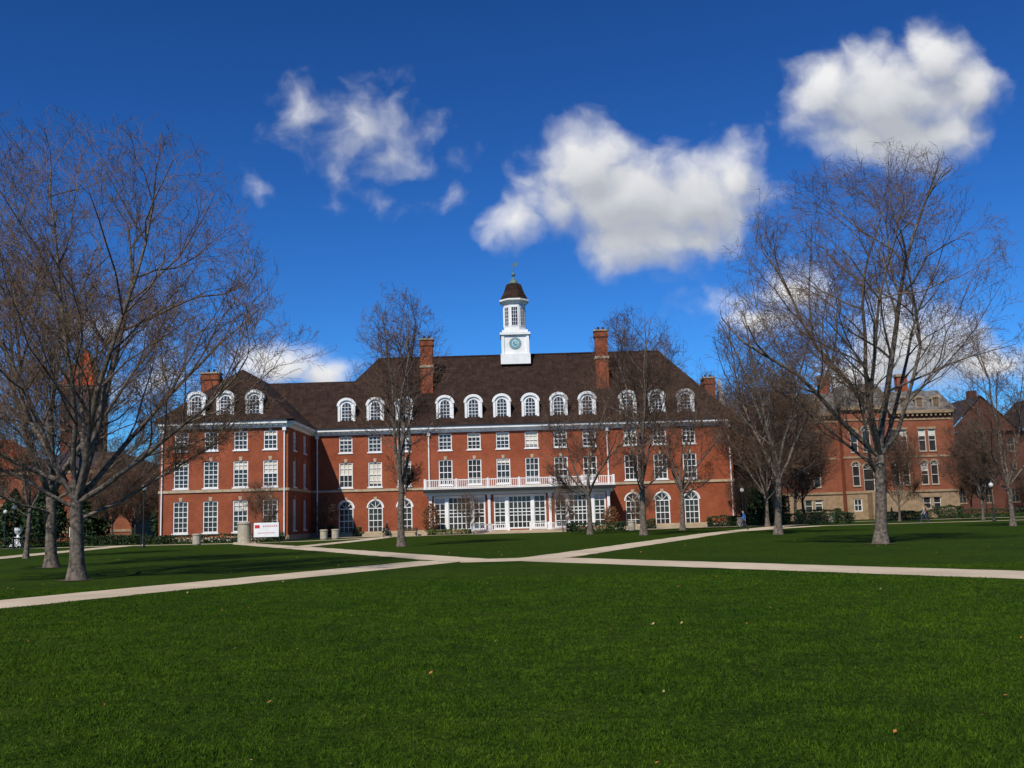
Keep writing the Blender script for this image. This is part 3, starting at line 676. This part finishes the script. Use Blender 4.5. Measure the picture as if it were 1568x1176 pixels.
leafmass('clipped_hedge', [(-9.5, -5, 108.8, 109.5, 0, .6), (6, 10.5, 108.8, 109.5, 0, .6)], M_hedge2)
leafmass('clipped_hedge', [(5.5, 11.5, 106, 107, 0, .9), (24, 30, 113, 114.2, 0, 1.1)], M_hedge)
leafmass('clipped_hedge', [(-78, -39, 104, 105.2, 0, 1.0)], M_hedge)
leafmass('clipped_hedge', [(30, 38, 113, 114.5, 0, 1.2), (47, 90, 127, 128, 0, 1.1), (41.5, 48, 148, 149.3, 0, 1.6), (62, 66, 148, 149.3, 0, 1.6)], M_hedge)
leafmass('foundation_shrubs', [(-22.4, -20.8, 114.3, 115.6, 0, 1.2), (-18.6, -17.7, 114.5, 115.6, 0, 1), (-15.2, -14.6, 114.6, 115.6, 0, .9), (15, 15.9, 114.3, 115.6, 0, 1.0), (22, 25, 114.3, 115.6, 0, 1.2)], M_hedge)
def shrub(name, x, y, rx, h, mat, n=2500, cone=False, size=.14):
    p = np.random.randn(n, 3); p /= np.linalg.norm(p, axis=1, keepdims=True); p *= np.random.uniform(.55, 1.05, (n, 1))**.6
    z = (p[:, 2]+1)/2; f = (1.15-z) if cone else np.ones(n)
    lob = 1+.22*np.sin(np.arctan2(p[:, 1], p[:, 0])*5+z*7)
    p = np.c_[x+p[:, 0]*rx*f*lob, y+p[:, 1]*rx*f*lob, .1+z*h]
    u = np.random.randn(n, 3); u /= np.linalg.norm(u, axis=1, keepdims=True); v = np.cross(u, np.random.randn(n, 3)); v /= np.linalg.norm(v, axis=1, keepdims=True)
    s = np.random.uniform(.6, 1.4, (n, 1))*size; V = np.stack([p-u*s, p-v*s*.6, p+u*s, p+v*s*.6], 1).reshape(-1, 3)
    me = np_mesh('foliage', V, np.arange(len(V)).reshape(-1, 4), [mat]); o = add_obj(name, me)
    tubes_me = tubes([(x, y, 0, x, y, h*.85, .08, .03)]+[(x, y, h*k*.12, x+rx*.6*math.cos(k*2.1), y+rx*.6*math.sin(k*2.1), h*(k*.12+.15), .03, .01) for k in range(1, 6)], [M_bark, M_twig], 'stem')
    add_obj('stem', tubes_me, o)
for x, y, rx, h in ((-50, 118, 2.6, 8), (-58, 124, 3, 8), (-46, 133, 2.5, 7), (-64, 128, 3, 7), (-41.5, 121, 2, 6)):
    shrub('evergreen_tree', x, y, rx, h, M_hedge, 5000, True, .22)
shrub('russet_shrub', -9.4, 111.0, .9, 3.4, M_shrub, 1800, False, .09); shrub('russet_shrub', 10.6, 111.5, .8, 2.6, M_shrub, 1400, False, .09)
for x, y in ((29, 122), (33, 130), (70, 130), (76, 127), (88, 132)): shrub('evergreen_tree', x, y, 2, 4.5, M_hedge, 3000, False, .2)

# ------------------------------------------------------------------ street furniture
def lamp(x, y, h):
    b = MB()
    b.lathe(0, 0, [(.2, 0), (.2, .15), (.12, .3), (.09, .9), (.065, 1.0), (.05, h-.5), (.09, h-.42), (.14, h-.36), (0, h-.35)], 10, 'post', M_dark)
    prof = [(.22*math.sin(t*math.pi/8), h-.12-.24*math.cos(t*math.pi/8)) for t in range(9)]; prof[0] = (0, prof[0][1]); prof[-1] = (0, prof[-1][1])
    b.lathe(0, 0, prof, 14, 'globe', M_globe); b.lathe(0, 0, [(.1, h+.1), (.06, h+.2), (0, h+.34)], 8, 'cap', M_dark)
    b.build('street_lamp', (x, y, 0))
for l in ((34.0, 125, 4.7), (47.5, 100, 3.7), (37.2, 72, 4.9), (-31.9, 86, 5.2), (60, 128, 4.2), (-50, 100, 4.2), (24, 106, 4), (-57, 112, 4)): lamp(*l)
b = MB()
b.lathe(0, 0, [(.68, 0), (.68, .12), (.6, .14), (.6, 1.75), (.66, 1.78), (.66, 1.92), (.3, 2.0), (0, 2.0)], 20, 'drum', M_conc)
b.build('concrete_notice_pillar', (-25.0, 92.5, 0))
b = MB()
b.box(W0, -1.15, 1.15, -.03, .03, .55, 1.85, 'board', M_white)
for s_ in (-1.2, 1.2): b.lathe(s_, 0, [(.04, 0), (.04, 2.0), (0, 2.02)], 6, 'post', M_dark)
b.box(W0, -1.05, -.6, .033, .04, 1.35, 1.65, 'lettering', M_red)
for k in range(7): b.box(W0, -.3+k*.2, -.19+k*.2, .033, .04, 1.48, 1.58, 'lettering', M_red)
b.box(W0, -.8, .8, .033, .04, .9, .94, 'lettering', M_red)
b.build('banner_sign', (-22.9, 92.2, 0))
def bin_(x, y):
    b = MB(); b.lathe(0, 0, [(.34, 0), (.38, .1), (.38, .85), (.42, .88), (.42, .98), (.3, 1.02), (.22, 1.0), (.22, .8), (0, .8)], 16, 'body', M_conc); b.build('concrete_trash_bin', (x, y, 0))
for p in ((-29.2, 92), (-19.3, 101), (-18.5, 103), (37, 118), (24.6, 110), (12, 104.5)): bin_(*p)
b = MB()
b.wbox(-.6, .6, -.6, .6, 0, .3, 'plinth', M_white); b.wbox(-.42, .42, -.42, .42, .3, 1.1, 'plinth', M_white)
b.lathe(0, 0, [(.16, 1.1), (.12, 1.3), (.3, 1.5), (.48, 1.8), (.5, 2.1), (.58, 2.15), (.4, 2.15), (0, 1.9)], 16, 'bowl', M_white); b.build('stone_urn', (-54.5, 110, 0))
b = MB(); b.box(W0, -.5, .5, -.03, .03, .8, 2.0, 'panel', M_white)
for s_ in (-.4, .4): b.box(W0, s_-.04, s_+.04, -.08, -.031, 0, 1.9, 'post', M_dark)
b.build('notice_sign', (-47.5, 108, 0))
def bench(x, y, r):
    b = MB()
    for k in range(4): b.box(W0, -.9, .9, -.3+k*.14, -.19+k*.14, .42, .46, 'seat', M_mulch)
    for k in range(3): b.box(W0, -.9, .9, -.36, -.33, .55+k*.13, .65+k*.13, 'backrest', M_mulch)
    for s_ in (-.75, .75): b.box(W0, s_-.04, s_+.04, -.33, -.28, 0, .9, 'leg', M_dark); b.box(W0, s_-.04, s_+.04, .18, .24, 0, .42, 'leg', M_dark)
    b.build('park_bench', (x, y, 0), r)
bench(-11.5, 108.6, 0); bench(33, 108, .3); bench(47, 121, 0)

# ------------------------------------------------------------------ people
def person(x, y, face, stride, jacket, trousers):
    mj = plain('jacket', jacket, .8); mt = plain('trousers', trousers, .85)
    V, E, R = [], [], []
    def v(p, r, par=None):
        V.append(p); R.append(r); i = len(V)-1
        if par is not None: E.append((par, i))
        return i
    pel = v((0, 0, .96), .135); sp = v((0, -.01, 1.14), .125, pel); ch = v((0, 0, 1.34), .155, sp); nk = v((0, .01, 1.5), .055, ch)
    hd = v((0, .03, 1.6), .085, nk); tp = v((0, .015, 1.69), .085, hd); v((0, .125, 1.61), .018, hd)
    for s in (-1, 1):
        f = s*stride
        sh = v((s*.17, 0, 1.42), .062, ch); el = v((s*.23, -f*.14-.03, 1.16), .045, sh); wr = v((s*.22, -f*.22+.08, .95), .028, el); pm = v((s*.215, -f*.24+.11, .88), .03, wr)
        for q in range(4): a = v((s*.215+(q-1.5)*.004, -f*.24+.085+q*.018, .835), .009, pm); v((s*.205, -f*.24+.09+q*.018, .80+abs(q-1.5)*.006), .008, a)
        v((s*.19, -f*.24+.15, .86), .01, pm)
        hp = v((s*.09, 0, .9), .1, pel); kn = v((s*.095, f*.2+.05, .5), .065, hp); an = v((s*.095, f*.36-.02, .1+(0 if s > 0 else .03)), .042, kn); v((s*.1, f*.36+.14, .045), .038, an)
    me = bpy.data.meshes.new('body_skel'); me.from_pydata(V, E, []); o = bpy.data.objects.new('tmp', me); COL.objects.link(o)
    o.modifiers.new('s', 'SKIN'); sv = me.skin_vertices[0].data
    for i, r in enumerate(R): sv[i].radius = (r, r)
    sv[0].use_root = True
    ss = o.modifiers.new('b', 'SUBSURF'); ss.levels = 1; ss.render_levels = 1
    dg = bpy.context.evaluated_depsgraph_get(); m2 = bpy.data.meshes.new_from_object(o.evaluated_get(dg)); bpy.data.objects.remove(o)
    for mt_ in (M_skin, mj, mt, M_hair, M_shoe): m2.materials.append(mt_)
    for p in m2.polygons:
        c = p.center; p.use_smooth = True
        if c.z > 1.51: p.material_index = 3 if (c.z > 1.68 or (c.y < .0 and c.z > 1.55)) else 0
        elif c.z > .93 and not (abs(c.x) > .18 and c.z < .95): p.material_index = 1
        elif abs(c.x) > .175 and c.z > .76: p.material_index = 0
        elif c.z < .1: p.material_index = 4
        else: p.material_index = 2
    zs = [v_.co.z for v_ in m2.vertices]
    m2.name = 'body'; add_obj('pedestrian', m2, None, (x, y, -min(zs)+.03), face)
person(-13.3, 103.5, -1.2, 1, (.03, .03, .035), (.04, .04, .05))
person(20.4, 90, 1.3, -1, (.03, .10, .32), (.02, .02, .035))
person(49.5, 121.5, 1.5, 1, (.35, .05, .05), (.03, .04, .08))
person(46.2, 123.5, -1.5, 1, (.05, .05, .05), (.06, .06, .07))
person(40.8, 100.5, 1.5, 1, (.3, .28, .25), (.04, .05, .09))
person(-43, 98.5, 1.4, -1, (.1, .1, .12), (.03, .03, .05))

# ------------------------------------------------------------------ world, clouds
SUN_EL, SUN_AZ = math.radians(46), math.radians(204)
w = bpy.data.worlds.new('World'); scene.world = w; w.use_nodes = True; nt = w.node_tree; N = nt.nodes; L = nt.links; N.clear()
blobs = [(.405, .425, .09, .058, 1.1), (.458, .468, .042, .045, 1.0), (.348, .438, .05, .04, 1), (.487, .437, .034, .048, 1.0), (.378, .380, .075, .032, .9), (.462, .390, .05, .036, .95), (.42, .39, .07, .045, 1.1),
 (.085, .362, .055, .046, 1.05), (.125, .330, .095, .05, 1.15), (.193, .326, .08, .05, 1.1), (.243, .342, .036, .05, .95), (.135, .285, .075, .04, 1), (.008, .300, .045, .036, .75), (.185, .288, .06, .034, .95), (.06, .32, .05, .04, .9),
 (-.150, .405, .060, .042, .50), (-.201, .428, .044, .034, .42), (-.125, .385, .045, .032, .46), (-.259, .348, .042, .022, .22), (-.125, .332, .075, .026, .18), (-.170, .322, .04, .02, .15), (-.051, .369, .04, .03, .16), (-.06, .33, .05, .026, .16), (.02, .345, .05, .03, .3),
 (-.235, .163, .058, .026, 1), (-.188, .153, .035, .024, .9), (-.422, .205, .05, .02, .5), (-.36, .15, .05, .02, .5),
 (.292, .222, .05, .03, .9), (.215, .205, .06, .026, .32), (.255, .188, .06, .028, .75), (.410, .162, .065, .04, 1.2), (.36, .14, .06, .03, .95), (.475, .145, .06, .024, .95), (.55, .14, .06, .025, .6)]
def cloud_group(name, noisy):
    g = bpy.data.node_groups.new(name, 'ShaderNodeTree')
    g.interface.new_socket('UV', in_out='INPUT', socket_type='NodeSocketVector'); g.interface.new_socket('Density', in_out='OUTPUT', socket_type='NodeSocketFloat')
    gn, gl = g.nodes, g.links
    gi, go = gn.new('NodeGroupInput'), gn.new('NodeGroupOutput')
    src = gi.outputs[0]
    if noisy:
        nw = gn.new('ShaderNodeTexNoise'); nw.inputs['Scale'].default_value = 13; nw.inputs['Detail'].default_value = 4; gl.new(gi.outputs[0], nw.inputs['Vector'])
        s1 = gn.new('ShaderNodeVectorMath'); s1.operation = 'SUBTRACT'; gl.new(nw.outputs['Color'], s1.inputs[0]); s1.inputs[1].default_value = (.5, .5, .5)
        s2 = gn.new('ShaderNodeVectorMath'); s2.operation = 'MULTIPLY'; gl.new(s1.outputs[0], s2.inputs[0]); s2.inputs[1].default_value = (.06, .05, 0)
        s3 = gn.new('ShaderNodeVectorMath'); s3.operation = 'ADD'; gl.new(gi.outputs[0], s3.inputs[0]); gl.new(s2.outputs[0], s3.inputs[1]); src = s3.outputs[0]
    prev = None
    for (u0, v0, a, b_, amp) in blobs:
        if not noisy and amp < .4: continue
        x1 = gn.new('ShaderNodeVectorMath'); x1.operation = 'SUBTRACT'; gl.new(src, x1.inputs[0]); x1.inputs[1].default_value = (u0, v0, 0)
        x2 = gn.new('ShaderNodeVectorMath'); x2.operation = 'MULTIPLY'; gl.new(x1.outputs[0], x2.inputs[0]); x2.inputs[1].default_value = (1/(a*1.2), 1/(b_*1.2), 0)
        x3 = gn.new('ShaderNodeVectorMath'); x3.operation = 'LENGTH'; gl.new(x2.outputs[0], x3.inputs[0])
        x4 = gn.new('ShaderNodeMath'); x4.operation = 'MULTIPLY_ADD'; gl.new(x3.outputs['Value'], x4.inputs[0]); x4.inputs[1].default_value = -1.0 if amp > .7 else -.45; x4.inputs[2].default_value = amp
        if prev is None: prev = x4
        else:
            mxn = gn.new('ShaderNodeMath'); mxn.operation = 'SMOOTH_MAX'; mxn.inputs[2].default_value = .1; gl.new(prev.outputs[0], mxn.inputs[0]); gl.new(x4.outputs[0], mxn.inputs[1]); prev = mxn
    if noisy:
        nf = gn.new('ShaderNodeTexNoise'); nf.inputs['Scale'].default_value = 24; nf.inputs['Detail'].default_value = 6; nf.inputs['Roughness'].default_value = .5; gl.new(src, nf.inputs['Vector'])
        nm = gn.new('ShaderNodeMath'); nm.operation = 'MULTIPLY_ADD'; gl.new(nf.outputs['Fac'], nm.inputs[0]); nm.inputs[1].default_value = 1.1; nm.inputs[2].default_value = -.55
        na = gn.new('ShaderNodeMath'); na.operation = 'ADD'; gl.new(prev.outputs[0], na.inputs[0]); gl.new(nm.outputs[0], na.inputs[1]); prev = na
    gl.new(prev.outputs[0], go.inputs[0]); return g

sky = N.new('ShaderNodeTexSky'); sky.sky_type = 'NISHITA'; sky.sun_disc = False; sky.sun_elevation = SUN_EL; sky.sun_rotation = SUN_AZ
sky.air_density = 1.0; sky.dust_density = .2; sky.ozone_density = 3.0; sky.altitude = 200
tint = N.new('ShaderNodeMixRGB'); tint.blend_type = 'MULTIPLY'; tint.inputs['Fac'].default_value = 1; tint.inputs['Color2'].default_value = (.042, .075, .116, 1); L.new(sky.outputs[0], tint.inputs['Color1'])
gm = N.new('ShaderNodeGamma'); gm.inputs['Gamma'].default_value = 1.45; L.new(tint.outputs[0], gm.inputs['Color'])
up = N.new('ShaderNodeVectorMath'); up.operation = 'MULTIPLY'; L.new(gm.outputs[0], up.inputs[0]); up.inputs[1].default_value = (12.5, 13.5, 11.5)
tc = N.new('ShaderNodeTexCoord'); sp = N.new('ShaderNodeSeparateXYZ'); L.new(tc.outputs['Generated'], sp.inputs[0])
my = N.new('ShaderNodeMath'); my.operation = 'MAXIMUM'; L.new(sp.outputs[1], my.inputs[0]); my.inputs[1].default_value = .05
du = N.new('ShaderNodeMath'); du.operation = 'DIVIDE'; L.new(sp.outputs[0], du.inputs[0]); L.new(my.outputs[0], du.inputs[1])
dv = N.new('ShaderNodeMath'); dv.operation = 'DIVIDE'; L.new(sp.outputs[2], dv.inputs[0]); L.new(my.outputs[0], dv.inputs[1])
uv = N.new('ShaderNodeCombineXYZ'); L.new(du.outputs[0], uv.inputs[0]); L.new(dv.outputs[0], uv.inputs[1])
G1 = N.new('ShaderNodeGroup'); G1.node_tree = cloud_group('cloud_density', True); L.new(uv.outputs[0], G1.inputs[0])
sh = N.new('ShaderNodeVectorMath'); sh.operation = 'ADD'; L.new(uv.outputs[0], sh.inputs[0]); sh.inputs[1].default_value = (-.008, .03, 0)
G2 = N.new('ShaderNodeGroup'); G2.node_tree = cloud_group('cloud_thickness', False); L.new(sh.outputs[0], G2.inputs[0])
ad2 = N.new('ShaderNodeMath'); ad2.operation = 'MULTIPLY_ADD'; L.new(G1.outputs[0], ad2.inputs[0]); ad2.inputs[1].default_value = -.5; L.new(G2.outputs[0], ad2.inputs[2])
al = N.new('ShaderNodeMapRange'); al.interpolation_type = 'SMOOTHSTEP'; al.inputs[1].default_value = -.05; al.inputs[2].default_value = .82; L.new(G1.outputs[0], al.inputs[0])
shd = N.new('ShaderNodeMapRange'); shd.inputs[1].default_value = -.35; shd.inputs[2].default_value = .5; shd.inputs[3].default_value = 0; shd.inputs[4].default_value = .95; L.new(ad2.outputs[0], shd.inputs[0])
cc = N.new('ShaderNodeMixRGB'); cc.inputs['Color1'].default_value = (8.8, 8.8, 8.9, 1); cc.inputs['Color2'].default_value = (4.4, 4.7, 5.3, 1); L.new(shd.outputs[0], cc.inputs['Fac'])  # sunlit white tops and grey shaded undersides painted into the cloud colour
mx = N.new('ShaderNodeMixRGB'); L.new(al.outputs[0], mx.inputs['Fac']); L.new(up.outputs[0], mx.inputs['Color1']); L.new(cc.outputs[0], mx.inputs['Color2'])
bg = N.new('ShaderNodeBackground'); bg.inputs['Strength'].default_value = .1; L.new(mx.outputs[0], bg.inputs['Color'])
wo = N.new('ShaderNodeOutputWorld'); L.new(bg.outputs[0], wo.inputs['Surface'])
try:
    w.cycles.sampling_method = 'MANUAL'; w.cycles.sample_map_resolution = 512
except Exception as ex: print(ex)

sl = bpy.data.lights.new('sun', 'SUN'); sl.energy = 4.8; sl.angle = math.radians(.5); sl.color = (1, .95, .86)
so = bpy.data.objects.new('sun', sl); COL.objects.link(so)
sd = Vector((math.sin(SUN_AZ)*math.cos(SUN_EL), math.cos(SUN_AZ)*math.cos(SUN_EL), math.sin(SUN_EL)))
so.rotation_euler = sd.to_track_quat('Z', 'Y').to_euler(); so.location = (-20, -40, 60)

# ------------------------------------------------------------------ camera
cd = bpy.data.cameras.new('camera'); cd.lens = 35; cd.sensor_width = 36; cd.clip_end = 6000; cd.clip_start = .1
co = bpy.data.objects.new('camera', cd); COL.objects.link(co)
co.matrix_world = Matrix.Translation((0, 0, 1.65)) @ Matrix.Rotation(math.radians(97.66), 4, 'X') @ Matrix.Rotation(-.028, 4, 'Z')
scene.camera = co
scene.view_settings.view_transform = 'Standard'; scene.view_settings.look = 'None'; scene.view_settings.exposure = 0
